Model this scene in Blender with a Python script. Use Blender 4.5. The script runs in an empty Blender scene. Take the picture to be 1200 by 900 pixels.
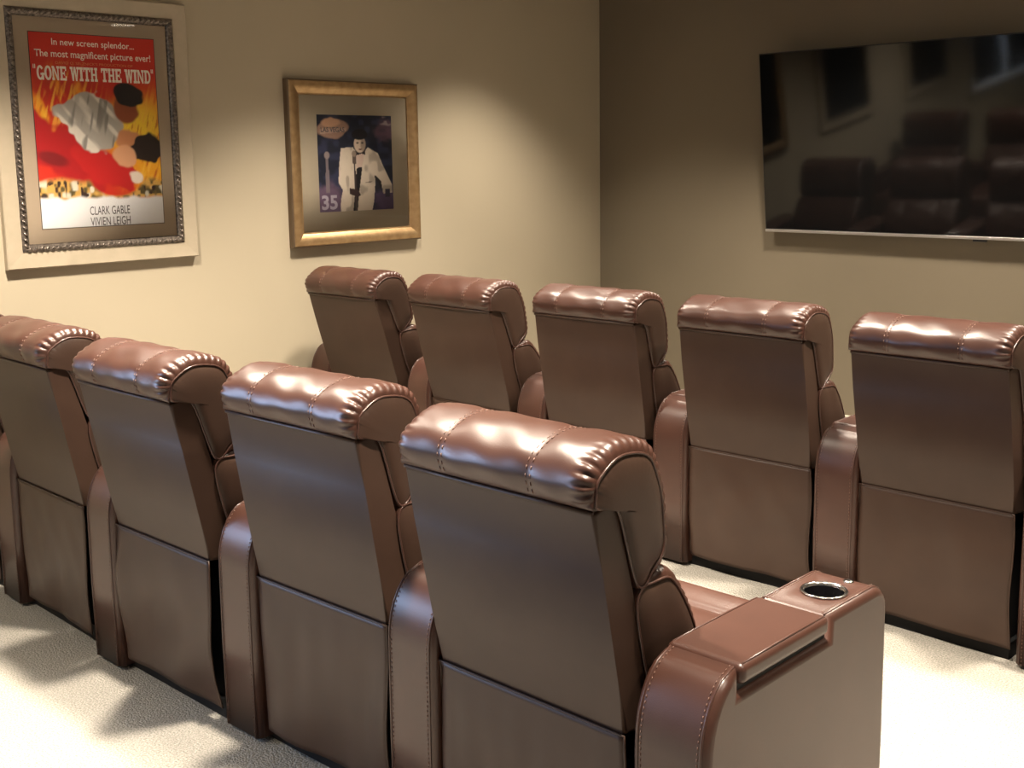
import bpy, bmesh, math, random
import numpy as np
from mathutils import Matrix, Vector

S = bpy.context.scene
COL = S.collection
PI = math.pi
random.seed(7)
rng = np.random.default_rng(7)

# ------------------------------------------------------------------ camera
F_PX, PITCH, ROLL, YAW, CAM_H = 1366.76, 0.1535, 0.0138, 0.7671, 1.5574
PP_X, PP_Y = 613.2, 397.3
sa, ca, sp, cp = math.sin(YAW), math.cos(YAW), math.sin(PITCH), math.cos(PITCH)
fwd = Vector((-sa * cp, ca * cp, -sp))
rgt = Vector((ca, sa, 0))
upv = rgt.cross(fwd)
r2 = rgt * math.cos(ROLL) - upv * math.sin(ROLL)
u2 = rgt * math.sin(ROLL) + upv * math.cos(ROLL)
cam_data = bpy.data.cameras.new('camera')
cam = bpy.data.objects.new('camera', cam_data)
COL.objects.link(cam)
cam.matrix_world = Matrix(((r2.x, u2.x, -fwd.x, 0), (r2.y, u2.y, -fwd.y, 0), (r2.z, u2.z, -fwd.z, CAM_H), (0, 0, 0, 1)))
cam_data.sensor_fit = 'HORIZONTAL'
cam_data.sensor_width = 36
cam_data.lens = F_PX * 36 / 1200
cam_data.shift_x = (600 - PP_X) / 1200
cam_data.shift_y = (PP_Y - 450) / 1200
cam_data.clip_start = 0.02
S.camera = cam

# ------------------------------------------------------------------ world, exposure, lights
S.view_settings.view_transform = 'Standard'
S.view_settings.look = 'None'
S.view_settings.gamma = 1
S.view_settings.use_curve_mapping = False
S.view_settings.exposure = 0.3
world = bpy.data.worlds.new('world')
S.world = world
world.use_nodes = True
world.node_tree.nodes['Background'].inputs[0].default_value = (0.55, 0.72, 1.0, 1)
world.node_tree.nodes['Background'].inputs[1].default_value = 0.6

XL, YT = -4.909, 5.826           # left wall plane, television wall plane
XR, YB, ZC = 2.4, -2.2, 2.75     # right wall, rear wall, ceiling

WARM = (1.0, 0.87, 0.71)
# recessed ceiling lamps: x, y, watts
LAMPS = [(-4.1, 4.6, 210, 100), (-2.9, 4.9, 270, 100), (-1.4, 5.0, 270, 100), (-0.07, 5.11, 160, 100),
         (-3.9, 3.4, 320, 100), (-2.5, 3.55, 360, 100), (-1.1, 3.55, 420, 100), (0.4, 3.55, 220, 100),
         (-3.8, 1.78, 540, 112), (-2.5, 1.78, 560, 94), (-1.1, 1.78, 460, 90), (0.4, 1.78, 240, 90),
         (-3.7, -0.4, 360, 92), (-2.2, -0.4, 260, 88)]
LAMP_BLEND = 0.75


def area_light(name, loc, rot, sx, sy, power, color):
    l = bpy.data.lights.new(name, 'AREA')
    l.shape = 'RECTANGLE'
    l.size, l.size_y, l.energy, l.color = sx, sy, power, color
    o = bpy.data.objects.new(name, l)
    COL.objects.link(o)
    o.location, o.rotation_euler = loc, rot
    return o


WIN_Y0, WIN_Y1, WIN_Z0, WIN_Z1 = -1.95, -0.05, 0.95, 2.15
area_light('daylight', (XL - 0.45, (WIN_Y0 + WIN_Y1) / 2, (WIN_Z0 + WIN_Z1) / 2), (0, -PI / 2, 0), 1.3, 2.0, 165, (0.50, 0.66, 1.0))


# ------------------------------------------------------------------ materials
def mat(name, color, rough=0.5, spec=0.5, metal=0.0, coat=0.0, emit=None, estr=0.0):
    m = bpy.data.materials.new(name)
    m.use_nodes = True
    b = m.node_tree.nodes['Principled BSDF']
    b.inputs['Base Color'].default_value = (*color, 1)
    b.inputs['Roughness'].default_value = rough
    b.inputs['Specular IOR Level'].default_value = spec
    b.inputs['Metallic'].default_value = metal
    b.inputs['Coat Weight'].default_value = coat
    if emit:
        b.inputs['Emission Color'].default_value = (*emit, 1)
        b.inputs['Emission Strength'].default_value = estr
    return m


def add_noise(m, scale, c1, c2, bump=0.0, bscale=None, detail=4, dist=0.002, coords='Object'):
    nt = m.node_tree
    b = nt.nodes['Principled BSDF']
    tc = nt.nodes.new('ShaderNodeTexCoord')
    n = nt.nodes.new('ShaderNodeTexNoise')
    n.inputs['Scale'].default_value = scale
    n.inputs['Detail'].default_value = detail
    nt.links.new(tc.outputs[coords], n.inputs['Vector'])
    r = nt.nodes.new('ShaderNodeValToRGB')
    r.color_ramp.elements[0].position, r.color_ramp.elements[1].position = 0.3, 0.7
    r.color_ramp.elements[0].color, r.color_ramp.elements[1].color = (*c1, 1), (*c2, 1)
    nt.links.new(n.outputs['Fac'], r.inputs['Fac'])
    nt.links.new(r.outputs['Color'], b.inputs['Base Color'])
    if bump:
        n2 = nt.nodes.new('ShaderNodeTexNoise')
        n2.inputs['Scale'].default_value = bscale or scale
        n2.inputs['Detail'].default_value = 3
        nt.links.new(tc.outputs[coords], n2.inputs['Vector'])
        bp = nt.nodes.new('ShaderNodeBump')
        bp.inputs['Strength'].default_value = bump
        bp.inputs['Distance'].default_value = dist
        nt.links.new(n2.outputs['Fac'], bp.inputs['Height'])
        nt.links.new(bp.outputs['Normal'], b.inputs['Normal'])
    return m


M = {}
M['leather'] = add_noise(mat('brown_leather', (0.2, 0.08, 0.055), 0.35, 0.5), 9, (0.050, 0.021, 0.0145), (0.062, 0.0265, 0.0185), 0.22, 420, 3, 0.0008)
M['vinyl'] = add_noise(mat('brown_vinyl', (0.15, 0.09, 0.065), 0.42, 0.3), 7, (0.043, 0.024, 0.017), (0.053, 0.030, 0.021), 0.2, 420, 3, 0.0008)
M['piping'] = mat('piping_leather', (0.06, 0.027, 0.02), 0.33, 0.6)
M['thread'] = mat('tan_thread', (0.17, 0.095, 0.07), 0.6)
M['black'] = mat('black_underside', (0.006, 0.006, 0.007), 0.7, 0.3)
M['chrome'] = mat('chrome', (0.75, 0.75, 0.76), 0.16, 0.5, 1.0)
M['cup'] = mat('cup_liner', (0.008, 0.008, 0.009), 0.25)
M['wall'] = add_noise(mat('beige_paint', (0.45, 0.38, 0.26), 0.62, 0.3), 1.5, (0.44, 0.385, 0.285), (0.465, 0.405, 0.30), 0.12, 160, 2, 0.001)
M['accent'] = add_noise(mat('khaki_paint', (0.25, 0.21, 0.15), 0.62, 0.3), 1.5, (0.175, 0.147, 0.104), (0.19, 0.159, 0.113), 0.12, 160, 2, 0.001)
M['ceiling'] = mat('ceiling_paint', (0.30, 0.27, 0.22), 0.8, 0.2)
M['trim'] = mat('cream_trim', (0.62, 0.56, 0.45), 0.4)
M['tv_black'] = mat('screen_glass', (0.004, 0.0045, 0.005), 0.06, 0.5)
M['bezel'] = mat('black_bezel', (0.01, 0.01, 0.011), 0.35)
M['silver'] = mat('silver_strip', (0.55, 0.54, 0.53), 0.3, 0.5, 0.8)
M['champagne'] = add_noise(mat('champagne_wood', (0.55, 0.46, 0.34), 0.42, 0.4), 14, (0.42, 0.36, 0.265), (0.47, 0.40, 0.30), 0.05, 60)
M['pewter'] = add_noise(mat('dark_pewter', (0.12, 0.10, 0.085), 0.3, 0.6, 0.55), 90, (0.05, 0.042, 0.036), (0.30, 0.25, 0.21), 0.3, 200)
M['gold'] = add_noise(mat('antique_gold', (0.5, 0.33, 0.16), 0.38, 0.5, 0.75), 25, (0.42, 0.27, 0.13), (0.56, 0.38, 0.20), 0.15, 90)
M['gold_edge'] = mat('dark_gold_edge', (0.17, 0.12, 0.075), 0.4, 0.5, 0.4)
M['mat_board'] = mat('taupe_mat_board', (0.40, 0.32, 0.235), 0.8, 0.2)
M['mat_grey'] = mat('grey_mat_board', (0.38, 0.33, 0.25), 0.8, 0.2)
M['bevel_dark'] = mat('mat_bevel', (0.05, 0.035, 0.03), 0.7)
M['ink_white'] = mat('ink_cream', (0.93, 0.88, 0.76), 0.6)
M['ink_gold'] = mat('ink_ochre', (0.72, 0.28, 0.10), 0.6)
M['ink_dark'] = mat('ink_charcoal', (0.09, 0.08, 0.085), 0.6)
M['ink_grey'] = mat('ink_lilac', (0.42, 0.38, 0.46), 0.6)
M['lamp_glow'] = mat('lamp_diffuser', (1, 1, 1), 0.5, emit=(1.0, 0.86, 0.68), estr=14)
M['lamp_rim'] = mat('lamp_rim', (0.7, 0.68, 0.64), 0.4)

# carpet: woven loops, speckled
mc = mat('loop_carpet', (0.4, 0.35, 0.28), 0.95, 0.1)
add_noise(mc, 190, (0.19, 0.18, 0.155), (0.47, 0.445, 0.395), 0.0)
nt = mc.node_tree
tc = nt.nodes.new('ShaderNodeTexCoord')
vo = nt.nodes.new('ShaderNodeTexVoronoi')
vo.inputs['Scale'].default_value = 170
nt.links.new(tc.outputs['Object'], vo.inputs['Vector'])
bp = nt.nodes.new('ShaderNodeBump')
bp.inputs['Strength'].default_value = 0.8
bp.inputs['Distance'].default_value = 0.004
bp.invert = True
nt.links.new(vo.outputs['Distance'], bp.inputs['Height'])
nt.links.new(bp.outputs['Normal'], nt.nodes['Principled BSDF'].inputs['Normal'])
M['carpet'] = mc

# picture glass: mostly clear, reflects by its angle
mg = bpy.data.materials.new('picture_glass')
mg.use_nodes = True
nt = mg.node_tree
nt.nodes.clear()
out = nt.nodes.new('ShaderNodeOutputMaterial')
mx = nt.nodes.new('ShaderNodeMixShader')
tr = nt.nodes.new('ShaderNodeBsdfTransparent')
gl = nt.nodes.new('ShaderNodeBsdfGlossy')
gl.inputs['Roughness'].default_value = 0.02
fr = nt.nodes.new('ShaderNodeFresnel')
fr.inputs['IOR'].default_value = 1.22
nt.links.new(fr.outputs[0], mx.inputs[0])
nt.links.new(tr.outputs[0], mx.inputs[1])
nt.links.new(gl.outputs[0], mx.inputs[2])
nt.links.new(mx.outputs[0], out.inputs[0])
M['glass'] = mg

# printed picture: ink colours held per vertex of a flat sheet
mp = mat('printed_paper', (1, 1, 1), 0.55)
at = mp.node_tree.nodes.new('ShaderNodeAttribute')
at.attribute_name = 'ink'
mp.node_tree.links.new(at.outputs['Color'], mp.node_tree.nodes['Principled BSDF'].inputs['Base Color'])
M['print'] = mp


# ------------------------------------------------------------------ helpers
def mesh_obj(name, verts, faces, m, parent=None, smooth=True):
    me = bpy.data.meshes.new(name)
    me.from_pydata([tuple(map(float, v)) for v in verts], [], [tuple(map(int, f)) for f in faces])
    me.materials.append(m)
    if smooth:
        me.polygons.foreach_set('use_smooth', [True] * len(me.polygons))
    me.update()
    o = bpy.data.objects.new(name, me)
    COL.objects.link(o)
    o.parent = parent
    return o


def bm_obj(name, bm, m, parent=None, smooth=True, wn=False):
    me = bpy.data.meshes.new(name)
    bmesh.ops.recalc_face_normals(bm, faces=bm.faces)
    bm.to_mesh(me)
    bm.free()
    me.materials.append(m)
    if smooth:
        me.polygons.foreach_set('use_smooth', [True] * len(me.polygons))
    o = bpy.data.objects.new(name, me)
    COL.objects.link(o)
    o.parent = parent
    if wn:
        w = o.modifiers.new('weighted', 'WEIGHTED_NORMAL')
        w.weight = 100
        w.keep_sharp = True
    return o


def add_box(bm, x0, x1, y0, y1, z0, z1, bev=0.0, seg=3):
    r = bmesh.ops.create_cube(bm, size=1)
    vs = r['verts']
    for v in vs:
        v.co = Vector((x0 + (v.co.x + .5) * (x1 - x0), y0 + (v.co.y + .5) * (y1 - y0), z0 + (v.co.z + .5) * (z1 - z0)))
    if bev:
        es = list({e for v in vs for e in v.link_edges})
        bmesh.ops.bevel(bm, geom=es, offset=bev, segments=seg, profile=.5, affect='EDGES')


def box_obj(name, x0, x1, y0, y1, z0, z1, m, parent=None, bev=0.0, seg=3):
    bm = bmesh.new()
    add_box(bm, x0, x1, y0, y1, z0, z1, bev, seg)
    return bm_obj(name, bm, m, parent, smooth=bev > 0, wn=bev > 0)


def prism_obj(name, prof, x0, x1, m, parent=None, bev=0.0, seg=4):
    """profile of (y, z) points extruded along x, its two side outlines rounded"""
    bm = bmesh.new()
    a = [bm.verts.new((x0, y, z)) for y, z in prof]
    b = [bm.verts.new((x1, y, z)) for y, z in prof]
    n = len(prof)
    fa = bm.faces.new(a)
    fb = bm.faces.new(list(reversed(b)))
    for i in range(n):
        bm.faces.new((a[i], b[i], b[(i + 1) % n], a[(i + 1) % n]))
    if bev:
        es = [e for e in bm.edges if (fa in e.link_faces or fb in e.link_faces)]
        bmesh.ops.bevel(bm, geom=es, offset=bev, segments=seg, profile=.5, affect='EDGES', clamp_overlap=True)
    return bm_obj(name, bm, m, parent, wn=True)


def tube_geo(path, r, seg=6, closed=False):
    P = np.array(path, float)
    n = len(P)
    V, Fc = [], []
    ref = np.array([0.31, 0.17, 0.93])
    for i in range(n):
        if closed:
            t = P[(i + 1) % n] - P[i - 1]
        else:
            t = P[min(i + 1, n - 1)] - P[max(i - 1, 0)]
        t = t / (np.linalg.norm(t) + 1e-12)
        u = np.cross(t, ref); u /= np.linalg.norm(u) + 1e-12
        w = np.cross(t, u)
        for k in range(seg):
            a = 2 * PI * k / seg
            V.append(P[i] + r * (math.cos(a) * u + math.sin(a) * w))
    m_ = n if closed else n - 1
    for i in range(m_):
        for k in range(seg):
            j = (i + 1) % n
            Fc.append((i * seg + k, i * seg + (k + 1) % seg, j * seg + (k + 1) % seg, j * seg + k))
    if not closed:
        Fc.append(tuple(range(seg))[::-1])
        Fc.append(tuple((n - 1) * seg + k for k in range(seg)))
    return V, Fc


class MB:
    def __init__(s): s.V, s.F = [], []
    def add(s, V, Fc):
        b = len(s.V)
        s.V.extend(V)
        s.F.extend([tuple(i + b for i in f) for f in Fc])
    def tube(s, path, r, seg=6, closed=False): s.add(*tube_geo(path, r, seg, closed))
    def obj(s, name, m, parent=None, smooth=True): return mesh_obj(name, s.V, s.F, m, parent, smooth)


def lathe(name, prof, m, parent=None, seg=40, loc=(0, 0, 0)):
    V, Fc = [], []
    n = len(prof)
    for r, z in prof:
        for k in range(seg):
            a = 2 * PI * k / seg
            V.append((loc[0] + r * math.cos(a), loc[1] + r * math.sin(a), loc[2] + z))
    for i in range(n - 1):
        for k in range(seg):
            Fc.append((i * seg + k, i * seg + (k + 1) % seg, (i + 1) * seg + (k + 1) % seg, (i + 1) * seg + k))
    return mesh_obj(name, V, Fc, m, parent)


def thing(name, label, cat, loc=(0, 0, 0), rz=0.0, group=None):
    o = bpy.data.objects.new(name, None)
    COL.objects.link(o)
    o.location, o.rotation_euler = loc, (0, 0, rz)
    o['label'], o['category'] = label, cat
    if group:
        o['group'] = group
    return o


def struct(o):
    o['kind'] = 'structure'
    return o


def copy_tree(o, parent=None):
    c = o.copy()
    COL.objects.link(c)
    c.parent = parent
    for ch in list(o.children):
        copy_tree(ch, c)
    return c


def spline(pts, n, closed=True):
    P = np.array(pts, float)
    k = len(P)
    out_ = []
    cnt = k if closed else k - 1
    for i in range(cnt):
        g = (lambda j: P[j % k]) if closed else (lambda j: P[min(max(j, 0), k - 1)])
        p0, p1, p2, p3 = g(i - 1), g(i), g(i + 1), g(i + 2)
        for t in np.linspace(0, 1, 24, endpoint=False):
            out_.append(.5 * ((2 * p1) + (-p0 + p2) * t + (2 * p0 - 5 * p1 + 4 * p2 - p3) * t * t + (-p0 + 3 * p1 - 3 * p2 + p3) * t ** 3))
    if not closed:
        out_.append(P[-1])
    Q = np.array(out_)
    Qc = np.vstack([Q, Q[:1]]) if closed else Q
    L = np.concatenate([[0], np.cumsum(np.linalg.norm(np.diff(Qc, axis=0), axis=1))])
    s_ = np.linspace(0, L[-1], n, endpoint=not closed)
    return np.array([[np.interp(v, L, Qc[:, 0]), np.interp(v, L, Qc[:, 1])] for v in s_]), L[-1]


def sstep(x, a, b):
    t = np.clip((x - a) / (b - a), 0, 1)
    return t * t * (3 - 2 * t)


# ------------------------------------------------------------------ room
struct(box_obj('floor', XL - .1, XR + .1, YB - .1, YT + .1, -0.1, 0, M['carpet']))
struct(box_obj('ceiling', XL - .1, XR + .1, YB - .1, YT + .1, ZC, ZC + .1, M['ceiling']))
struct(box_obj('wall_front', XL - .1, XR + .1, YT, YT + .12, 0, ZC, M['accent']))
struct(box_obj('wall_back', XL - .1, XR + .1, YB - .12, YB, 0, ZC, M['wall']))
struct(box_obj('wall_right', XR, XR + .12, YB, YT, 0, ZC, M['wall']))
bm = bmesh.new()
add_box(bm, XL - .12, XL, WIN_Y1, YT, 0, ZC)
add_box(bm, XL - .12, XL, YB, WIN_Y0, 0, ZC)
add_box(bm, XL - .12, XL, WIN_Y0, WIN_Y1, 0, WIN_Z0)
add_box(bm, XL - .12, XL, WIN_Y0, WIN_Y1, WIN_Z1, ZC)
struct(bm_obj('wall_left', bm, M['wall'], smooth=False))
struct(box_obj('baseboard_left', XL, XL + .016, YB, YT - .016, 0, .12, M['trim'], bev=.004, seg=2))
struct(box_obj('baseboard_front', XL, XR, YT - .016, YT, 0, .12, M['trim'], bev=.004, seg=2))
struct(box_obj('baseboard_right', XR - .016, XR, YB, YT - .016, 0, .12, M['trim'], bev=.004, seg=2))
# window in the left wall behind the photographer's shoulder (source of the cool daylight)
wf = thing('window_1', 'x', 'window')
for k_ in ('label', 'category'):
    del wf[k_]
struct(wf)
for nm, a in (('window_frame', (WIN_Y0 - .05, WIN_Y1 + .05, WIN_Z1, WIN_Z1 + .06)), ('window_sill', (WIN_Y0 - .07, WIN_Y1 + .07, WIN_Z0 - .04, WIN_Z0)),
              ('window_frame', (WIN_Y0 - .05, WIN_Y0, WIN_Z0, WIN_Z1)), ('window_frame', (WIN_Y1, WIN_Y1 + .05, WIN_Z0, WIN_Z1)),
              ('mullion', ((WIN_Y0 + WIN_Y1) / 2 - .02, (WIN_Y0 + WIN_Y1) / 2 + .02, WIN_Z0, WIN_Z1))):
    x1 = XL - .04 if nm == 'mullion' else XL + (.05 if nm == 'window_sill' else .02)
    box_obj(nm, XL - .08 if nm == 'mullion' else XL - .001, x1, a[0], a[1], a[2], a[3], M['trim'], wf)
box_obj('pane', XL - .065, XL - .06, WIN_Y0, WIN_Y1, WIN_Z0, WIN_Z1, M['glass'], wf)

# ------------------------------------------------------------------ recliner
SEAM_S = 0.467
HW = 0.26


def quad_noise(x, y, seed):
    r = random.Random(seed)
    v = 0
    for k in range(5):
        a, b, p, q = r.uniform(-1, 1), r.uniform(-1, 1), r.uniform(0, 6), r.uniform(4, 16)
        v = v + np.sin((a * x + b * y) * q + p) / 5
    return v


def cushion(name, ctrl, seams, parent, hw=HW, n=220, nx=101, edge=.048, inset_end=.028, ripple=.0055, anchor=True, seed=3, wave=0.023, ripple_to=1.0):
    """stuffed roll: outline (t, s) lofted along x, pinched at its seams, gathered into flat side panels"""
    P, L = spline(ctrl, n)
    T = np.roll(P, -1, 0) - np.roll(P, 1, 0)
    T /= np.linalg.norm(T, axis=1)[:, None]
    N = np.stack([-T[:, 1], T[:, 0]], 1)
    c = P.mean(0)
    if ((P - c) * N).sum() < 0:
        N = -N
    s_ = np.arange(n) / n * L
    w = np.ones(n)
    if anchor:                                     # the first point is the seam on the back panel
        w = sstep(np.minimum(s_, L - s_), 0, .03)
    if anchor:                                     # no gathers where the roll lies against the hard back
        w = w * (1 - sstep(.14 - P[:, 0], 0, .04) * sstep(.475 - P[:, 1], 0, .012))
    else:
        w = 1 - sstep(.14 - P[:, 0], 0, .04)
    u = np.linspace(-1, 1, nx)
    xs = hw * np.sign(u) * (1 - (1 - np.abs(u)) ** 1.35)
    V = []
    r = random.Random(seed)
    ph = r.uniform(0, 6)
    jitter = np.interp(s_, np.linspace(0, L, 14), [r.uniform(-2.2, 2.2) for _ in range(14)])
    ampj = np.interp(s_, np.linspace(0, L, 25), [r.uniform(.25, 1.45) for _ in range(25)])
    for x in xs:
        ax = abs(x)
        e = np.clip((ax - (hw - edge)) / edge, 0, 1)
        ins = inset_end * (1 - math.sqrt(max(0, 1 - (e ** 1.5) ** 2))) if e < 1 else inset_end
        ins = ins * w
        for sx in seams:
            ins = ins + w * (.002 * math.exp(-abs(x - sx) / .005) + .0028 * math.exp(-((x - sx) / .03) ** 2))
        side = 0 if x < 0 else 1
        rp = ripple * e ** 1.4 * (1 - .7 * e ** 8) * ampj * (1.15 - 2.1 * np.abs(np.sin(PI * s_ / wave + (ph + jitter) / 2 + side)) ** .75) * (1 if side else .55)
        rp = rp * w * np.where(s_ / L < ripple_to, 1, .3)
        soft = .0016 * np.sin(s_ * 55 + 14 * x + ph) * np.sin(x * 38 + ph) * w
        Q = P - N * (ins + rp + soft)[:, None]
        V += [(x, q[0], q[1]) for q in Q]
    Fc = []
    for i in range(nx - 1):
        for k in range(n):
            k2 = (k + 1) % n
            Fc.append((i * n + k, (i + 1) * n + k, (i + 1) * n + k2, i * n + k2))
    o = mesh_obj(name, V, Fc, M['leather'], parent)
    V = np.array(V).reshape(nx, n, 3)
    for col, sgn in ((0, -1), (nx - 1, 1)):
        ring = V[col]
        ker = np.exp(-(np.arange(-9, 10) / 5) ** 2)
        flat_ = np.stack([ring[:, 0]] + [np.convolve(np.concatenate([ring[-9:, q], ring[:, q], ring[:9, q]]), ker / ker.sum(), 'valid') for q in (1, 2)], 1)
        flat_ = ring * .15 + flat_ * .85
        cc = ring.mean(0)
        mb = MB()
        rings = [(flat_ if f < 1 else ring) * f + cc * (1 - f) + np.array([sgn * bx, 0, 0]) for f, bx in ((1.0, -.001), (.965, .0015), (.85, .006), (.65, .009), (.4, .010), (.15, .010))]
        A = [tuple(v) for q in rings for v in q] + [tuple(cc + np.array([sgn * .010, 0, 0]))]
        Fs = []
        for i in range(5):
            for k in range(n):
                k2 = (k + 1) % n
                f = (i * n + k, i * n + k2, (i + 1) * n + k2, (i + 1) * n + k)
                Fs.append(f if sgn < 0 else f[::-1])
        for k in range(n):
            f = (5 * n + k, 5 * n + (k + 1) % n, 6 * n)
            Fs.append(f if sgn < 0 else f[::-1])
        mb.add(A, Fs)
        side_o = mb.obj('side_panel', M['vinyl'], o)
        mb = MB()
        mb.tube(flat_[::2] + np.array([sgn * .001, 0, 0]), .0028, 5, True)
        mb.obj('piping', M['piping'], o)
    # double rows of stitches beside every seam
    if seams:
        mb = MB()
        for sx in seams:
            for dx in (-.006, .006):
                i = int(np.argmin(np.abs(xs - (sx + dx))))
                d = .0005
                k = 4
                lim = int(n * .62)
                while k < lim:
                    a, b = V[i][k].copy(), V[i][k + 2].copy()
                    a[0] = b[0] = sx + dx
                    a[1:] += N[k] * d
                    b[1:] += N[k + 2] * d
                    mb.tube([a, b], .0011, 4)
                    k += 4
        mb.obj('stitching', M['thread'], o)['kind'] = 'stuff'
    return o


HEAD = [(0, .467), (-.013, .488), (-.012, .518), (.012, .547), (.062, .564), (.115, .563), (.162, .545), (.197, .512), (.213, .465),
        (.217, .40), (.212, .335), (.196, .288), (.165, .264), (.122, .257), (.090, .266), (.078, .32), (.070, .39), (.060, .448), (.035, .461)]
LUMBAR = [(.085, .05), (.075, .20), (.088, .262), (.15, .274), (.196, .262), (.222, .225), (.247, .165), (.264, .10), (.268, .03), (.25, -.03), (.20, -.06), (.12, -.05)]

# arm outline (y, z), rear at y = 0
ARM = [(0.0, 0.015), (-.002, .25), (0.0, .48)]
for a in np.linspace(0, PI / 2, 9)[1:-2]:
    ARM.append((.105 - .105 * math.cos(a), .48 + .158 * math.sin(a)))
ARM += [(.1035, .6395), (.1045, .592), (.428, .592), (.431, .640), (.630, .640)]
for a in np.linspace(0, PI / 2, 6)[1:]:
    ARM.append((.63 + .055 * math.sin(a), .585 + .055 * math.cos(a)))
ARM += [(.687, .3), (.683, .015)]


def make_arm(root, x0, x1):
    w = x1 - x0
    ax = x0 + w / 2 + .008
    y0 = -.018
    P = np.array(ARM)
    n = len(P)
    d1 = np.roll(P, -1, 0) - P
    d1 /= np.linalg.norm(d1, axis=1)[:, None]
    d0 = np.roll(d1, 1, 0)
    nrm = lambda d: np.stack([-d[:, 1], d[:, 0]], 1)      # outline runs clockwise: this points outward
    bis = nrm(d0) + nrm(d1)
    bis /= (1 + (nrm(d0) * nrm(d1)).sum(1))[:, None]
    RB = .018
    V, Fc, rings = [], [], []
    for sd in (0, 1):
        seq = np.linspace(0, PI / 2, 6)
        for th in (seq if sd == 0 else seq[::-1]):
            off = RB * (1 - math.sin(th))
            xx = (x0 + RB * (1 - math.cos(th))) if sd == 0 else (x1 - RB * (1 - math.cos(th)))
            Q = P - bis * off
            Q[:, 1] = np.where(P[:, 1] < .02, P[:, 1], Q[:, 1])
            rings.append(len(V))
            V += [(xx, q[0], q[1]) for q in Q]
    for a, b in zip(rings[:-1], rings[1:]):
        for k in range(n):
            Fc.append((a + k, b + k, b + (k + 1) % n, a + (k + 1) % n))
    Fc.append(tuple(rings[0] + k for k in range(n)))
    Fc.append(tuple(rings[-1] + k for k in range(n))[::-1])
    tmp = mesh_obj('armrest', V, Fc, M['leather'])
    tb = bmesh.new(); tb.from_mesh(tmp.data); bmesh.ops.recalc_face_normals(tb, faces=tb.faces); tb.to_mesh(tmp.data); tb.free()
    cut_bm = bmesh.new()
    bmesh.ops.create_cone(cut_bm, cap_ends=True, segments=48, radius1=.043, radius2=.043, depth=.18, matrix=Matrix.Translation((ax, .543, .64)))
    cut = bm_obj('cutter', cut_bm, M['cup'], None, smooth=False)
    bo = tmp.modifiers.new('b', 'BOOLEAN')
    bo.object, bo.operation, bo.solver = cut, 'DIFFERENCE', 'EXACT'
    bpy.context.view_layer.update()
    dg = bpy.context.evaluated_depsgraph_get()
    me = bpy.data.meshes.new_from_object(tmp.evaluated_get(dg))
    for o in (tmp, cut):
        bpy.data.objects.remove(o)
    while len(me.materials) > 1:
        me.materials.pop()
    for p in me.polygons:
        p.material_index = 0
        p.use_smooth = abs(p.normal.x) < .9995
    arm = bpy.data.objects.new('armrest', me)
    COL.objects.link(arm)
    arm.parent = root
    arm.location = (0, y0, 0)
    wn = arm.modifiers.new('weighted', 'WEIGHTED_NORMAL')
    wn.weight, wn.keep_sharp = 100, True
    # lid
    lid = box_obj('lid', x0 - .001, x1 + .003, .106, .426, .603, .6435, M['leather'], arm, .015, 5)
    box_obj('lid_slot_shade', x0 + .02, x1 - .012, .100, .431, .58, .607, M['black'], arm)  # black block fills the gap under the lid, standing in for its shade
    mb = MB()
    for xx in (x0 + .009, x1 - .007):
        mb.tube([(xx, .118, .6415), (xx, .27, .6435), (xx, .414, .6415)], .0026, 5)
    mb.obj('piping', M['piping'], lid)['kind'] = 'stuff'
    # cup holder
    lathe('cup_holder', [(.047, .0005), (.0495, .001), (.0505, .003), (.049, .0045), (.046, .005), (.0425, .003), (.041, -.002)], M['chrome'], arm, 48, (ax, .543, .640))
    lathe('cup_liner', [(.0415, -.001), (.0405, -.03), (.039, -.075), (.036, -.080), (.0, -.081)], M['cup'], arm, 40, (ax, .543, .640))
    lathe('switch', [(.0, .0035), (.008, .0033), (.0105, .0025), (.012, .0002), (.012, -.001)], M['chrome'], arm, 24, (ax + .010, .630, .640))
    # seam piping and stitches along both top edges
    mb, ms = MB(), MB()
    prof = [p for p in ARM[0:10]]
    front = [p for p in ARM if p[0] >= .43 and p[1] > .57]
    for xx, sg in ((x0 + .018, 1), (x1 - .018, -1)):
        for seq in (prof, front):
            c = np.array([.3, .45])
            pth = [(xx - sg * .003, p[0], p[1] - .0005) for p in seq]
            mb.tube(pth, .0028, 5)
            Q, L = spline([(p[1], p[2]) for p in pth], max(6, int(110 * len(seq) / 9)), closed=False)
            for i in range(0, len(Q) - 1, 2):
                d = np.array([-(Q[i + 1] - Q[i])[1], (Q[i + 1] - Q[i])[0]])
                d /= np.linalg.norm(d) + 1e-9
                if d @ (Q[i] - c) < 0:
                    d = -d
                a, b = Q[i] + d * .001, Q[i + 1] + d * .001
                ms.tube([(xx + sg * .004, *a), (xx + sg * .004, *b)], .0009, 4)
    mb.obj('piping', M['piping'], arm)['kind'] = 'stuff'
    ms.obj('stitching', M['thread'], arm)['kind'] = 'stuff'
    return arm


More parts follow.
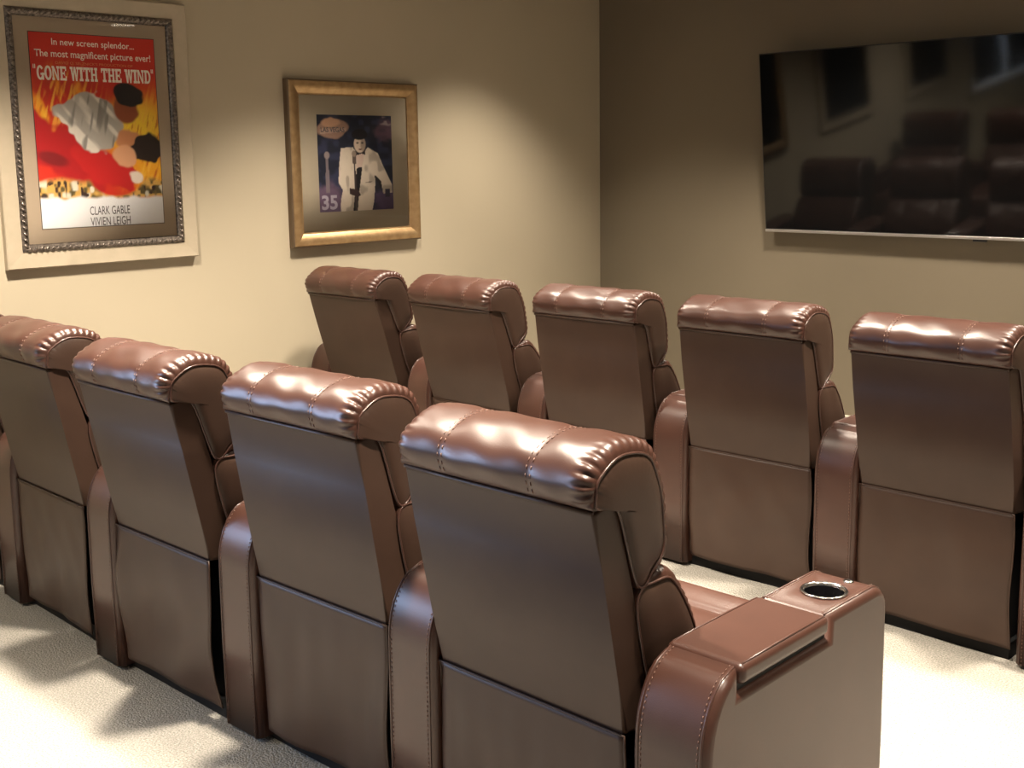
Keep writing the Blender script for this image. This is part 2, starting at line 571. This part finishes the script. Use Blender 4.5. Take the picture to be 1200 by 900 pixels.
def make_chair():
    root = thing('recliner', 'brown leather recliner', 'chair')
    # hard shell of the backrest (rear panel and sides)
    prof = [(.095, -.035), (.0, -.004), (.0015, .12), (.0015, .34), (.0, .455), (.006, .462), (.06, .468), (.064, .44), (.078, .25), (.105, 0)]
    shell = prism_obj('back_panel', prof, -.257, .257, M['vinyl'], root, .009, 3)
    mb = MB()
    mb.tube([(-.254, .001, .462), (-.12, -.0035, .463), (.12, -.0035, .463), (.254, .001, .462)], .0048, 8)
    mb.obj('piping', M['vinyl'], shell)
    head = cushion('head_cushion', HEAD, [-.125, .115], root, seed=4)
    lumb = cushion('lumbar_cushion', LUMBAR, [-.125, .115], root, n=150, nx=71, anchor=False, inset_end=.02, ripple=.004, seed=9)
    for o in (shell, head, lumb):
        o.location = (0, 0, .477)
        o['back'] = 1
    # seat
    nx, ny = 41, 49
    V, Fc = [], []
    for j in range(ny):
        y = .17 + .60 * j / (ny - 1)
        for i in range(nx):
            x = -.252 + .504 * i / (nx - 1)
            e = min(1, (1 - abs(x) / .252) / .12)
            z = .455 + .035 * math.sqrt(max(0, 1 - (1 - e) ** 2))
            for sy in (.41, .62):
                z -= .012 * math.exp(-abs(y - sy) / .008) + .01 * math.exp(-((y - sy) / .04) ** 2)
            f = max(0, (y - .70) / .07)
            z -= .16 * (1 - math.sqrt(max(0, 1 - f * f)))
            V.append((x, y, z))
    for j in range(ny - 1):
        for i in range(nx - 1):
            Fc.append((j * nx + i, j * nx + i + 1, (j + 1) * nx + i + 1, (j + 1) * nx + i))
    b0 = len(V)                                     # close sides down to the frame
    rim = [i for i in range(nx)] + [j * nx + nx - 1 for j in range(1, ny)] + [(ny - 1) * nx + i for i in range(nx - 2, -1, -1)] + [j * nx for j in range(ny - 2, 0, -1)]
    for k in rim:
        V.append((V[k][0], V[k][1], .28))
    m_ = len(rim)
    for k in range(m_):
        Fc.append((rim[k], b0 + k, b0 + (k + 1) % m_, rim[(k + 1) % m_]))
    Fc.append(tuple(b0 + k for k in range(m_))[::-1])
    seat = mesh_obj('seat', V, Fc, M['leather'], root)
    box_obj('footrest', -.25, .25, .72, .775, .10, .34, M['leather'], root, .02, 4)
    bm = bmesh.new()
    add_box(bm, -.235, .235, .045, .70, .055, .40)
    add_box(bm, -.41, .25, .03, .64, .0, .052)
    bm_obj('base_frame', bm, M['black'], root, smooth=False)
    make_arm(root, -.425, -.262)
    return root


proto = make_chair()


def skirt(root, k, sag, left_bulge=0.012):
    """loose vinyl flap that hangs from the back panel down to the floor"""
    nx, nz = 33, 31
    V, Fc = [], []
    for j in range(nz):
        v = j / (nz - 1)
        z = .474 - (.474 - .048) * v
        for i in range(nx):
            u = i / (nx - 1)
            x = -.258 + .516 * u
            side = math.sin(PI * v)
            x += (-left_bulge * side * (1 - u)) + (sag * .6 * (math.sin(2.2 * PI * v) * .5 + v * .6)) * u ** 3 * 1.2
            y = -.004 - sag * (math.sin(PI * min(1, v * 1.1)) * .35 + float(quad_noise(x * 2.2, z * 1.3, k + 11)) * .55 * min(1, v * 3))
            y -= .004 * math.sin(9 * u + 3 * v + k) * v + .0035 * float(quad_noise(x * 6, z * 3.5, k + 31)) * min(1, v * 4)
            if u < .06: y += .018 * (1 - u / .06) ** 2 * v ** .3
            V.append((x, y, z))
    for j in range(nz - 1):
        for i in range(nx - 1):
            Fc.append((j * nx + i, (j + 1) * nx + i, (j + 1) * nx + i + 1, j * nx + i + 1))
    o = mesh_obj('back_flap', V, Fc, M['vinyl'], root)
    sol = o.modifiers.new('thickness', 'SOLIDIFY')
    sol.thickness, sol.offset = .003, -1
    mb = MB()
    G = np.array(V).reshape(nz, nx, 3)
    path = list(G[::-1, 0][:-1]) + list(G[0]) + list(G[1:, -1])
    mb.tube(path, .0026, 5)
    mb.obj('piping', M['vinyl'], o)


near_y, far_y = 1.6225, 3.50
NEAR = [(-4.515, 1.622, 0.0, .19, 'recliner at the far end of the near row, mostly cut off by the left edge', .010),
        (-3.7798, 1.6215, -.0107, .188, 'brown leather recliner in the near row, its head roll partly cut by the left edge', .008),
        (-3.0206, 1.6093, .0124, .200, 'brown leather recliner in the near row with a rumpled, twisted rear flap', .026),
        (-2.3084, 1.6457, .0313, .162, 'brown leather recliner in the near row, beside the large end recliner on its left', .012),
        (-1.5610, 1.6135, .0077, .1957, 'large foreground brown recliner at the aisle end, chrome cup holder in its right arm', .010)]
FAR = [(-4.4490, 3.4986, .0098, .2893, 'farthest brown leather recliner, against the left wall under the gold framed print', .010),
       (-3.7082, 3.5019, -.0112, .2567, 'second brown recliner of the far row, leaning back beside the one at the wall', .010),
       (-2.9760, 3.4962, .0100, .1658, 'middle brown recliner of the far row, just right of the room corner', .010),
       (-2.2768, 3.5285, .0035, .1674, 'brown recliner of the far row just left of the television, fully seen rear flap', .014),
       (-1.5508, 3.4748, -.0235, .2001, 'brown recliner at the right edge of the far row, under the television', .010)]
first = True
protos = []
for row, grp in ((NEAR, 'near row of brown recliners'), (FAR, 'far row of brown recliners')):
    for k, (x, y, a, rec, lab, sag) in enumerate(row):
        c = copy_tree(proto)
        c.location, c.rotation_euler = (x, y, 0), (0, 0, a)
        c['label'], c['category'], c['group'] = lab, 'chair', grp
        for ch in c.children:
            if 'back' in ch:
                ch.rotation_euler = (rec, 0, 0)
                del ch['back']
        skirt(c, k * 3 + (0 if row is NEAR else 50), sag)
        if k == 4:                                  # only the aisle chairs close the row with a right arm
            make_arm(c, .285, .455)


def remove_tree(o):
    for ch in list(o.children):
        remove_tree(ch)
    bpy.data.objects.remove(o)


remove_tree(proto)

# ------------------------------------------------------------------ television
TX0, TX1, TZ0, TZ1 = -3.626, -1.872, 1.129, 2.116
tv = thing('television', 'large black flat television tilted forward on the wall with a silver lower edge', 'television', ((TX0 + TX1) / 2, YT - .06, TZ0))
hw_, hh_ = (TX1 - TX0) / 2, TZ1 - TZ0
TILT = .105
panel = box_obj('housing', -hw_, hw_, -.0, .022, 0, hh_, M['bezel'], tv, .003, 2)
box_obj('screen', -hw_ + .007, hw_ - .007, -.0012, .001, .018, hh_ - .007, M['tv_black'], panel)
box_obj('lower_trim', -hw_, hw_, -.004, .020, -.001, .014, M['silver'], panel, .002, 2)
box_obj('sensor', 1.198 - hw_, 1.268 - hw_, -.001, .014, -.014, -.001, M['bezel'], panel, .003, 2)
box_obj('rear_cover', -hw_ + .25, hw_ - .25, .022, .045, .06, hh_ - .30, M['bezel'], panel, .008, 2)
panel.rotation_euler = (TILT, 0, 0)
bm = bmesh.new()
add_box(bm, -.25, .25, .045, .06, .30, .62)
add_box(bm, -.20, -.17, -.012, .05, .36, .56)
add_box(bm, .17, .20, -.012, .05, .36, .56)
bm_obj('wall_bracket', bm, M['bezel'], tv, smooth=False)


# ------------------------------------------------------------------ pictures on the left wall
# local frame of a picture: u to the right (world +y), v up, w out from the wall (world +x)
def pic_root(name, label, y, z, group=None, tilt=0.0):
    o = thing(name, label, 'picture', (XL, y, z), 0, group)
    # columns: local x -> world y, local y -> world z, local z -> world x
    o.matrix_world = Matrix.Translation((XL, y, z)) @ Matrix(((0, 0, 1, 0), (1, 0, 0, 0), (0, 1, 0, 0), (0, 0, 0, 1)))
    return o


def frame_loft(name, w, h, prof, m, parent, z=0.0):
    """mitred moulding; prof = (inset from outer edge, height) pairs"""
    V, Fc = [], []
    for ins, hh in prof:
        for sx, sy in ((-1, -1), (1, -1), (1, 1), (-1, 1)):
            V.append((sx * (w / 2 - ins), sy * (h / 2 - ins), z + hh))
    n = len(prof)
    for i in range(n - 1):
        for k in range(4):
            Fc.append((i * 4 + k, i * 4 + (k + 1) % 4, (i + 1) * 4 + (k + 1) % 4, (i + 1) * 4 + k))
    return mesh_obj(name, V, Fc, m, parent, smooth=False)


def sheet(name, w, h, z, m, parent):
    return box_obj(name, -w / 2, w / 2, -h / 2, h / 2, z - .002, z, m, parent)


def text_mesh(name, body, m, parent, x, y, z, width, height, bold=0.0, align='CENTER', shear=0):
    cu = bpy.data.curves.new(name, 'FONT')
    cu.body = body
    cu.size = 1
    cu.offset = bold
    cu.align_x = 'LEFT'
    cu.shear = shear
    cu.resolution_u = 3
    t = bpy.data.objects.new(name, cu)
    COL.objects.link(t)
    bpy.context.view_layer.update()
    me = bpy.data.meshes.new_from_object(t.evaluated_get(bpy.context.evaluated_depsgraph_get()))
    bpy.data.objects.remove(t)
    co = np.array([v.co[:] for v in me.vertices])
    lo, hi = co.min(0), co.max(0)
    sx, sy = width / (hi[0] - lo[0]), height / (hi[1] - lo[1])
    for v in me.vertices:
        v.co = ((v.co.x - lo[0]) * sx + x - width / 2, (v.co.y - lo[1]) * sy + y, z)
    me.materials.clear()
    me.materials.append(m)
    o = bpy.data.objects.new(name, me)
    COL.objects.link(o)
    o.parent = parent
    return o


# slab letters drawn as strokes on a unit cell
def slab_text(name, body, m, parent, x, y, z, width, height):
    st, sl = .24, .17
    G = {
        'N': [[(.06, 0), (.06 + st * .8, 0), (.06 + st * .8, 1), (.06, 1)], [(.72, 0), (.9, 0), (.9, 1), (.72, 1)], [(.06, 1), (.3, 1), (.9, 0), (.68, 0)], [(0, 0), (.34, 0), (.34, sl), (0, sl)], [(0, 1 - sl), (.3, 1 - sl), (.3, 1), (0, 1)], [(.62, 1 - sl), (1, 1 - sl), (1, 1), (.62, 1)]],
        'E': [[(.08, 0), (.36, 0), (.36, 1), (.08, 1)], [(0, 0), (.9, 0), (.9, sl), (0, sl)], [(0, 1 - sl), (.88, 1 - sl), (.88, 1), (0, 1)], [(.3, .43), (.66, .43), (.66, .57), (.3, .57)], [(.74, 0), (.9, 0), (.9, .32), (.74, .32)], [(.72, .68), (.88, .68), (.88, 1), (.72, 1)], [(.58, .34), (.68, .34), (.68, .66), (.58, .66)]],
        'I': [[(.10, 0), (.42, 0), (.42, 1), (.10, 1)], [(0, 0), (.52, 0), (.52, sl), (0, sl)], [(0, 1 - sl), (.52, 1 - sl), (.52, 1), (0, 1)]],
        'T': [[(.32, 0), (.6, 0), (.6, 1), (.32, 1)], [(.2, 0), (.72, 0), (.72, sl), (.2, sl)], [(0, 1 - sl), (.92, 1 - sl), (.92, 1), (0, 1)], [(0, .68), (.14, .68), (.14, 1), (0, 1)], [(.78, .68), (.92, .68), (.92, 1), (.78, 1)]],
        'H': [[(.08, 0), (.34, 0), (.34, 1), (.08, 1)], [(.64, 0), (.9, 0), (.9, 1), (.64, 1)], [(.2, .42), (.8, .42), (.8, .56), (.2, .56)]] + [[(a, b), (a + .42, b), (a + .42, b + sl), (a, b + sl)] for a in (0, .56) for b in (0, 1 - sl)],
        'W': [[(.04, 1), (.3, 1), (.44, 0), (.26, 0)], [(.26, 0), (.46, 0), (.64, 1), (.50, 1)], [(.50, 1), (.74, 1), (.9, 0), (.72, 0)], [(.72, 0), (.92, 0), (1.16, 1), (1.0, 1)], [(-.04, 1 - sl), (.38, 1 - sl), (.38, 1), (-.04, 1)], [(.86, 1 - sl), (1.24, 1 - sl), (1.24, 1), (.86, 1)]],
    }
    W_ = {'N': 1.0, 'E': .9, 'I': .52, 'T': .92, 'H': .98, 'W': 1.2, 'G': .98, 'O': .96, 'D': .96, ' ': .42, '"': .42}

    def ring(cx, cy, rx, ry, t, a0, a1, n=22):
        out_ = []
        for i in range(n):
            a, b = a0 + (a1 - a0) * i / n, a0 + (a1 - a0) * (i + 1) / n
            out_.append([(cx + rx * math.cos(a), cy + ry * math.sin(a)), (cx + rx * math.cos(b), cy + ry * math.sin(b)),
                         (cx + (rx - t) * math.cos(b), cy + (ry - t * .62) * math.sin(b)), (cx + (rx - t) * math.cos(a), cy + (ry - t * .62) * math.sin(a))])
        return out_
    G['O'] = ring(.48, .5, .48, .52, .28, 0, 2 * PI)
    G['G'] = ring(.48, .5, .48, .52, .28, .2 * PI, 2 * PI) + [[(.5, .34), (1.02, .34), (1.02, .48), (.5, .48)], [(.68, 0), (.94, 0), (.94, .45), (.68, .45)]]
    G['D'] = [[(.08, 0), (.34, 0), (.34, 1), (.08, 1)], [(0, 0), (.5, 0), (.5, sl), (0, sl)], [(0, 1 - sl), (.5, 1 - sl), (.5, 1), (0, 1)]] + ring(.44, .5, .5, .5, .27, -PI / 2, PI / 2, 14)
    G['"'] = [[(.02, .78), (.14, .78), (.14, 1.08), (.02, 1.08)], [(.22, .78), (.34, .78), (.34, 1.08), (.22, 1.08)]]
    V, Fc, cx = [], [], 0
    for ch in body:
        for poly in G.get(ch, []):
            b = len(V)
            V += [(cx + p[0], p[1]) for p in poly]
            Fc.append(tuple(range(b, b + len(poly))))
        cx += W_[ch] + .05
    cx -= .05
    # overlapping strokes get tiny height steps so that they do not fight
    VV = []
    for i, f in enumerate(Fc):
        for k in f:
            VV.append((x - width / 2 + V[k][0] * width / cx, y + V[k][1] * height, z + (i % 7) * .00003))
    return mesh_obj(name, VV, Fc, m, parent, smooth=False)


def print_sheet(name, w, h, z, nx, ny, fn, parent):
    xs, ys = np.linspace(0, 1, nx), np.linspace(0, 1, ny)
    X, Y = np.meshgrid(xs, ys)
    C = fn(X, Y)                                     # (ny, nx, 3) linear colour, Y from 0 (bottom) to 1 (top)
    V = np.stack([(X - .5) * w, (Y - .5) * h, np.full_like(X, z)], -1).reshape(-1, 3)
    idx = np.arange(nx * ny).reshape(ny, nx)
    Fq = np.stack([idx[:-1, :-1], idx[:-1, 1:], idx[1:, 1:], idx[1:, :-1]], -1).reshape(-1, 4)
    o = mesh_obj(name, V, Fq.tolist(), M['print'], parent, smooth=False)
    ca_ = o.data.color_attributes.new('ink', 'FLOAT_COLOR', 'POINT')
    buf = np.ones((nx * ny, 4), np.float32)
    buf[:, :3] = np.clip(C.reshape(-1, 3), 0, 1)
    ca_.data.foreach_set('color', buf.ravel())
    return o


def vnoise(X, Y, sx, sy, seed):
    g = np.random.default_rng(seed).random((64, 64))
    x, y = X * sx, Y * sy
    xi, yi = np.floor(x).astype(int), np.floor(y).astype(int)
    fx, fy = x - xi, y - yi
    fx, fy = fx * fx * (3 - 2 * fx), fy * fy * (3 - 2 * fy)
    f = lambda a, b: g[b % 64, a % 64]
    return (f(xi, yi) * (1 - fx) + f(xi + 1, yi) * fx) * (1 - fy) + (f(xi, yi + 1) * (1 - fx) + f(xi + 1, yi + 1) * fx) * fy


def mixc(C, c, a):
    a = np.clip(a, 0, 1)[..., None]
    return C * (1 - a) + np.array(c) * a


def lin(*c):
    return tuple((v / 255 / 12.92 if v / 255 <= .04045 else ((v / 255 + .055) / 1.055) ** 2.4) for v in c)


def blob(X, Y, cx, cy, rx, ry, ang=0, soft=.15, wob=0.0, seed=1):
    c, s = math.cos(ang), math.sin(ang)
    u = ((X - cx) * c + (Y - cy) * 1.5 * s) / rx
    v = (-(X - cx) * s + (Y - cy) * 1.5 * c) / ry
    r = np.sqrt(u * u + v * v) + wob * 1.5 * (vnoise(X, Y, 7, 10, seed) - .5) + wob * .8 * (vnoise(X, Y, 22, 32, seed + 3) - .5)
    return 1 - sstep(r, 1 - soft, 1 + soft)


def inpoly(X, Y, poly):
    ins = np.zeros(X.shape, bool)
    n = len(poly)
    for i in range(n):
        x1, y1 = poly[i]
        x2, y2 = poly[(i + 1) % n]
        if y1 == y2:
            continue
        cond = ((y1 > Y) != (y2 > Y)) & (X < (x2 - x1) * (Y - y1) / (y2 - y1) + x1)
        ins ^= cond
    return ins.astype(float)


def poster_art(X, Y):
    """flames above a pale field with loose colour masses: a plain stand-in for the poster's painting"""
    C = np.zeros(X.shape + (3,)) + np.array(lin(205, 48, 30))
    n1 = vnoise(X + Y * .4, Y, 14, 7, 3) * .6 + vnoise(X + Y * .5, Y, 30, 14, 4) * .4
    fire = sstep(n1, .42, .75)
    region = blob(X, Y, .22, .62, .26, .24, .5, .6)
    C = mixc(C, lin(240, 140, 30), fire * region * 1.4)
    C = mixc(C, lin(250, 205, 60), sstep(n1, .55, .8) * blob(X, Y, .24, .60, .17, .17, .4, .6) * 1.3)
    C = mixc(C, lin(235, 120, 25), blob(X, Y, .92, .42, .30, .42, 0, .5) * .9)
    C = mixc(C, lin(252, 215, 60), blob(X, Y, .80, .53, .26, .20, .2, .6))
    C = mixc(C, lin(245, 190, 40), blob(X, Y, .92, .30, .16, .22, 0, .6) * (.5 + .5 * n1))
    lick = vnoise(X * .9 - Y * .5 + 2, Y * .7 + X * .6, 46, 13, 41) * .6 + vnoise(X * .9 - Y * .4 + 2, Y * .7 + X * .5, 90, 24, 42) * .4
    fz = np.clip(blob(X, Y, .24, .66, .26, .22, .3, .6) + blob(X, Y, .9, .40, .22, .42, 0, .5), 0, 1)
    C = mixc(C, lin(250, 196, 70), fz * sstep(lick, .52, .72) * .75)
    C = mixc(C, lin(190, 60, 22), fz * sstep(-lick, -.42, -.25) * .7)
    st = vnoise(X * .8 + Y, Y - X * .6, 26, 7, 8)
    st2 = vnoise(X - Y * .3, Y, 40, 9, 9)
    # deep red mass, falling diagonally
    C = mixc(C, lin(178, 26, 30), blob(X, Y, .20, .40, .42, .17, -.62, .1, .4, 5))
    C = mixc(C, lin(196, 34, 34), blob(X, Y, .55, .31, .26, .15, -.5, .1, .4, 6))
    C = mixc(C, lin(110, 20, 26), blob(X, Y, .12, .36, .12, .05, -.3, .3) * .8)
    # pale grey mass
    g = blob(X, Y, .43, .56, .25, .215, -.55, .05, .35, 12)
    C = mixc(C, lin(178, 172, 162), g)
    C = mixc(C, lin(228, 222, 210), g * sstep(st, .45, .8))
    C = mixc(C, lin(120, 116, 110), g * sstep(st2, .58, .85) * .8)
    # dark and tan masses
    C = mixc(C, lin(150, 78, 44), blob(X, Y, .72, .62, .10, .11, .3, .12, .2, 15))
    C = mixc(C, lin(34, 24, 22), blob(X, Y, .76, .70, .135, .085, -.35, .08, .3, 16))
    C = mixc(C, lin(205, 140, 96), blob(X, Y, .74, .46, .12, .08, -.2, .15, .3, 17))
    C = mixc(C, lin(40, 26, 22), blob(X, Y, .88, .41, .12, .135, .4, .08, .4, 18))
    C = mixc(C, lin(226, 170, 130), blob(X, Y, .70, .36, .10, .09, -.9, .12, .3, 19))
    C = mixc(C, lin(240, 225, 210), blob(X, Y, .80, .25, .06, .06, .3, .2, .5, 20))
    # low band of small scenery
    band = sstep(Y, .13, .16) * (1 - sstep(Y + .05 * vnoise(X, Y, 12, 2, 30), .25, .29)) * (1 - blob(X, Y, .62, .25, .22, .14, 0, .1))
    nb = vnoise(X, Y, 34, 40, 31)
    C = mixc(C, lin(214, 170, 90), band)
    C = mixc(C, lin(96, 84, 50), band * sstep(nb, .5, .75))
    C = mixc(C, lin(220, 214, 196), band * sstep(vnoise(X, Y, 22, 30, 33), .62, .8))
    C = mixc(C, lin(60, 40, 34), band * sstep(vnoise(X, Y, 40, 30, 34), .68, .8))
    edge = .155 + .02 * (vnoise(X, Y, 16, 1, 40) - .5)
    C = mixc(C, lin(236, 236, 238), 1 - sstep(Y, edge - .012, edge + .008))
    return C


def build_big_picture(y, z, label, name='framed_poster', art=poster_art, text=True):
    root = pic_root(name, label, y, z)
    w, h = .886, 1.138
    fr_ = frame_loft('outer_frame', w, h, [(0, 0), (0, .030), (.004, .034), (.066, .030), (.070, .022)], M['champagne'], root)
    # carved inner moulding
    mo = frame_loft('carved_moulding', w - .134, h - .134, [(0, .02), (.002, .030), (.012, .037), (.026, .033), (.034, .022)], M['pewter'], root)
    mb = MB()
    W2, H2 = w / 2 - .067 - .015, h / 2 - .067 - .015
    step = .0245
    for (ax, ay, bx, by) in ((-W2, -H2, W2, -H2), (W2, -H2, W2, H2), (W2, H2, -W2, H2), (-W2, H2, -W2, -H2)):
        L = math.hypot(bx - ax, by - ay)
        n = int(L / step)
        dx, dy = (bx - ax) / L, (by - ay) / L
        for i in range(n):
            t = (i + .5) / n * L
            cx, cy = ax + dx * t, ay + dy * t
            ex, ey = dx * .0095 - dy * .009, dy * .0095 + dx * .009
            pts = [(cx + ex * k, cy + ey * k, .034 + .005 * (1 - k * k)) for k in (-1, -.5, 0, .5, 1)]
            V, Fc = [], []
            for j, p in enumerate(pts):
                rr = (.0018, .0052, .0064, .0052, .0018)[j]
                for q in range(6):
                    a = 2 * PI * q / 6
                    V.append((p[0] - ey / .013 * rr * math.cos(a), p[1] + ex / .013 * rr * math.cos(a), p[2] + rr * math.sin(a) * .8))
            for j in range(4):
                for q in range(6):
                    Fc.append((j * 6 + q, j * 6 + (q + 1) % 6, (j + 1) * 6 + (q + 1) % 6, (j + 1) * 6 + q))
            mb.add(V, Fc)
    mb.obj('rope_carving', M['pewter'], mo)['kind'] = 'stuff'
    sheet('mat_board', w - .19, h - .19, .0215, M['mat_board'], root)
    pw, ph_ = .562, .812
    sheet('print_edge', pw + .006, ph_ + .006, .0220, M['bevel_dark'], root)
    pr = print_sheet('print', pw, ph_, .0226, 150, 216, art, root)
    if text:
        zt = .0230
        text_mesh('lettering', 'In new screen splendor...', M['ink_white'], pr, 0.0, ph_ * .430, zt, pw * .66, ph_ * .044, .010)
        text_mesh('lettering', 'The most magnificent picture ever!', M['ink_white'], pr, 0.0, ph_ * .368, zt, pw * .93, ph_ * .048, .010)
        text_mesh('lettering', "DAVID O. SELZNICK'S PRODUCTION OF", M['ink_gold'], pr, -.0, ph_ * .345, zt, pw * .62, ph_ * .014, .0)
        slab_text('lettering', '"GONE WITH THE WIND"', M['ink_white'], pr, 0.0, ph_ * .262, zt, pw * .97, ph_ * .072)
        text_mesh('lettering', 'CLARK GABLE', M['ink_dark'], pr, .025, -ph_ * .440, zt, pw * .33, ph_ * .046, .004)
        text_mesh('lettering', 'VIVIEN LEIGH', M['ink_dark'], pr, .025, -ph_ * .498, zt, pw * .33, ph_ * .046, .004)
    sheet('glass', w - .196, h - .196, .0265, M['glass'], root)
    return root


def singer_art(X, Y):
    """a generic singer in a pale jacket at a microphone, on a night blue ground"""
    C = np.zeros(X.shape + (3,)) + np.array(lin(28, 34, 52))
    n = vnoise(X, Y, 12, 14, 50)
    C = mixc(C, lin(52, 56, 84), sstep(n, .45, .8) * .8)
    C = mixc(C, lin(96, 70, 88), blob(X, Y, .9, .85, .17, .16, 0, .3, .5, 51) * (.4 + .6 * vnoise(X, Y, 20, 26, 52)))
    C = mixc(C, lin(150, 138, 140), blob(X, Y, .90, .94, .10, .06, 0, .3, .5, 51) * sstep(vnoise(X, Y, 26, 30, 53), .45, .6))
    C = mixc(C, lin(120, 96, 120), blob(X, Y, .12, .12, .2, .22, 0, .4, .5, 54) * .7)
    C = mixc(C, lin(104, 84, 122), blob(X, Y, .9, .10, .2, .2, 0, .4, .5, 54) * .6)
    # lit sign shape
    C = mixc(C, lin(150, 120, 104), blob(X, Y, .20, .86, .20, .16, .1, .08, .12, 55))
    C = mixc(C, lin(190, 150, 122), blob(X, Y, .18, .92, .12, .07, .1, .2, .3, 56))
    C = mixc(C, lin(176, 150, 138), inpoly(X, Y, [(.04, .80), (.38, .83), (.38, .87), (.04, .855)]) * .7)
    # guitar neck shape
    C = mixc(C, lin(128, 116, 120), inpoly(X, Y, [(.085, .2), (.14, .2), (.13, .62), (.10, .62)]) * .8)
    C = mixc(C, lin(140, 128, 126), blob(X, Y, .115, .585, .035, .055, 0, .2))
    pale, shade = lin(212, 200, 184), lin(150, 138, 126)
    jacket = [(.30, .66), (.46, .665), (.52, .60), (.60, .60), (.66, .665), (.80, .60), (.87, .46), (.985, .27), (.99, .18), (.86, .17), (.84, .27), (.76, .36), (.73, .10), (.70, 0), (.27, 0), (.28, .12), (.31, .22), (.255, .30), (.27, .48)]
    C = mixc(C, pale, inpoly(X, Y, jacket))
    C = mixc(C, shade, inpoly(X, Y, jacket) * sstep(vnoise(X, Y, 16, 9, 60), .62, .85) * .7)
    C = mixc(C, lin(22, 20, 26), inpoly(X, Y, [(.74, .37), (.77, .36), (.84, .30), (.84, .20), (.80, .28), (.75, .33)]))
    C = mixc(C, lin(24, 22, 28), inpoly(X, Y, [(.505, .45), (.58, .46), (.55, .30), (.52, .16), (.50, 0), (.44, 0), (.47, .2)]))
    C = mixc(C, lin(206, 184, 172), inpoly(X, Y, [(.50, .60), (.60, .62), (.60, .52), (.57, .46), (.51, .46)]))
    C = mixc(C, lin(24, 20, 24), inpoly(X, Y, [(.47, .62), (.62, .68), (.63, .58), (.58, .60), (.50, .58)]))
    skin = lin(214, 196, 178)
    C = mixc(C, skin, blob(X, Y, .555, .70, .078, .135, 0, .06))
    C = mixc(C, lin(120, 100, 90), blob(X, Y, .60, .69, .035, .10, 0, .3) * .6)
    C = mixc(C, lin(20, 18, 26), blob(X, Y, .555, .80, .105, .085, .1, .08))
    C = mixc(C, lin(40, 32, 34), blob(X, Y, .525, .712, .018, .012, 0, .3))
    C = mixc(C, lin(40, 32, 34), blob(X, Y, .590, .712, .018, .012, 0, .3))
    C = mixc(C, lin(90, 50, 48), blob(X, Y, .56, .645, .025, .010, 0, .3))
    C = mixc(C, lin(96, 82, 76), inpoly(X, Y, [(.445, .60), (.50, .60), (.50, .49), (.455, .49)]))
    C = mixc(C, lin(150, 134, 122), blob(X, Y, .473, .60, .030, .05, 0, .2))
    C = mixc(C, lin(70, 60, 60), inpoly(X, Y, [(.465, .5), (.485, .5), (.50, 0), (.47, 0)]))
    C = mixc(C, lin(60, 44, 44), inpoly(X, Y, [(.40, .24), (.52, .22), (.55, .16), (.50, .14), (.40, .18)]))
    C = mixc(C, lin(52, 48, 66), inpoly(X, Y, [(.885, .22), (.95, .22), (.95, .13), (.89, .13)]))
    C = mixc(C, lin(120, 108, 100), inpoly(X, Y, [(.62, .30), (.71, .305), (.71, .296), (.62, .29)]))
    return C


big = build_big_picture(2.436, 1.697, 'large film poster with red flames in a wide champagne frame with dark rope carving')
third = build_big_picture(.93, 1.69, 'large champagne framed picture on the left wall behind the viewer, outside the photo', 'framed_picture', text=False)

# gold framed print
gp = pic_root('framed_print', 'small gold framed print of a singer in a pale jacket with a microphone', 3.8345, 1.5455)
w, h = .845, .833
prof = [(0, 0), (0, .032), (.006, .038)]
for a in np.linspace(0, 1, 9):
    prof.append((.010 + .050 * a, .038 + .010 * math.sin(PI * (.15 + .75 * a)) - .010 * a))
prof += [(.066, .027), (.072, .026), (.075, .018)]
frame_loft('gold_frame', w, h, prof[2:], M['gold'], gp)
frame_loft('frame_side', w + .001, h + .001, prof[:3], M['gold_edge'], gp)
sheet('mat_board', w - .146, h - .146, .0195, M['mat_grey'], gp)
pr = print_sheet('print', .486, .492, .0203, 120, 140, singer_art, gp)
text_mesh('lettering', '35', M['ink_grey'], pr, -.180, -.235, .0208, .10, .075, .03)
text_mesh('lettering', 'LAS VEGAS', M['ink_dark'], pr, -.145, .158, .0208, .15, .026, .02)
sheet('glass', w - .150, h - .150, .0238, M['glass'], gp)

# ------------------------------------------------------------------ recessed ceiling lamps
for (x, y, p, cone) in LAMPS:
    o = thing('recessed_lamp', 'round recessed lamp set flush in the ceiling', 'lamp', (x, y, ZC), 0, 'recessed ceiling lamps')
    lathe('rim', [(.060, .0), (.062, -.006), (.085, -.006), (.088, .0)], M['lamp_rim'], o, 32)
    lathe('diffuser', [(.0, -.002), (.060, -.002)], M['lamp_glow'], o, 32)
    if y > 5.05:
        o.scale = (1.7, 1.7, 1)
    l = bpy.data.lights.new('lamp_light', 'SPOT')
    l.energy, l.color = p, WARM
    l.spot_size, l.spot_blend = math.radians(cone), LAMP_BLEND
    l.shadow_soft_size = .08
    lo = bpy.data.objects.new('lamp_light', l)
    COL.objects.link(lo)
    lo.location = (x, y, ZC - .03)
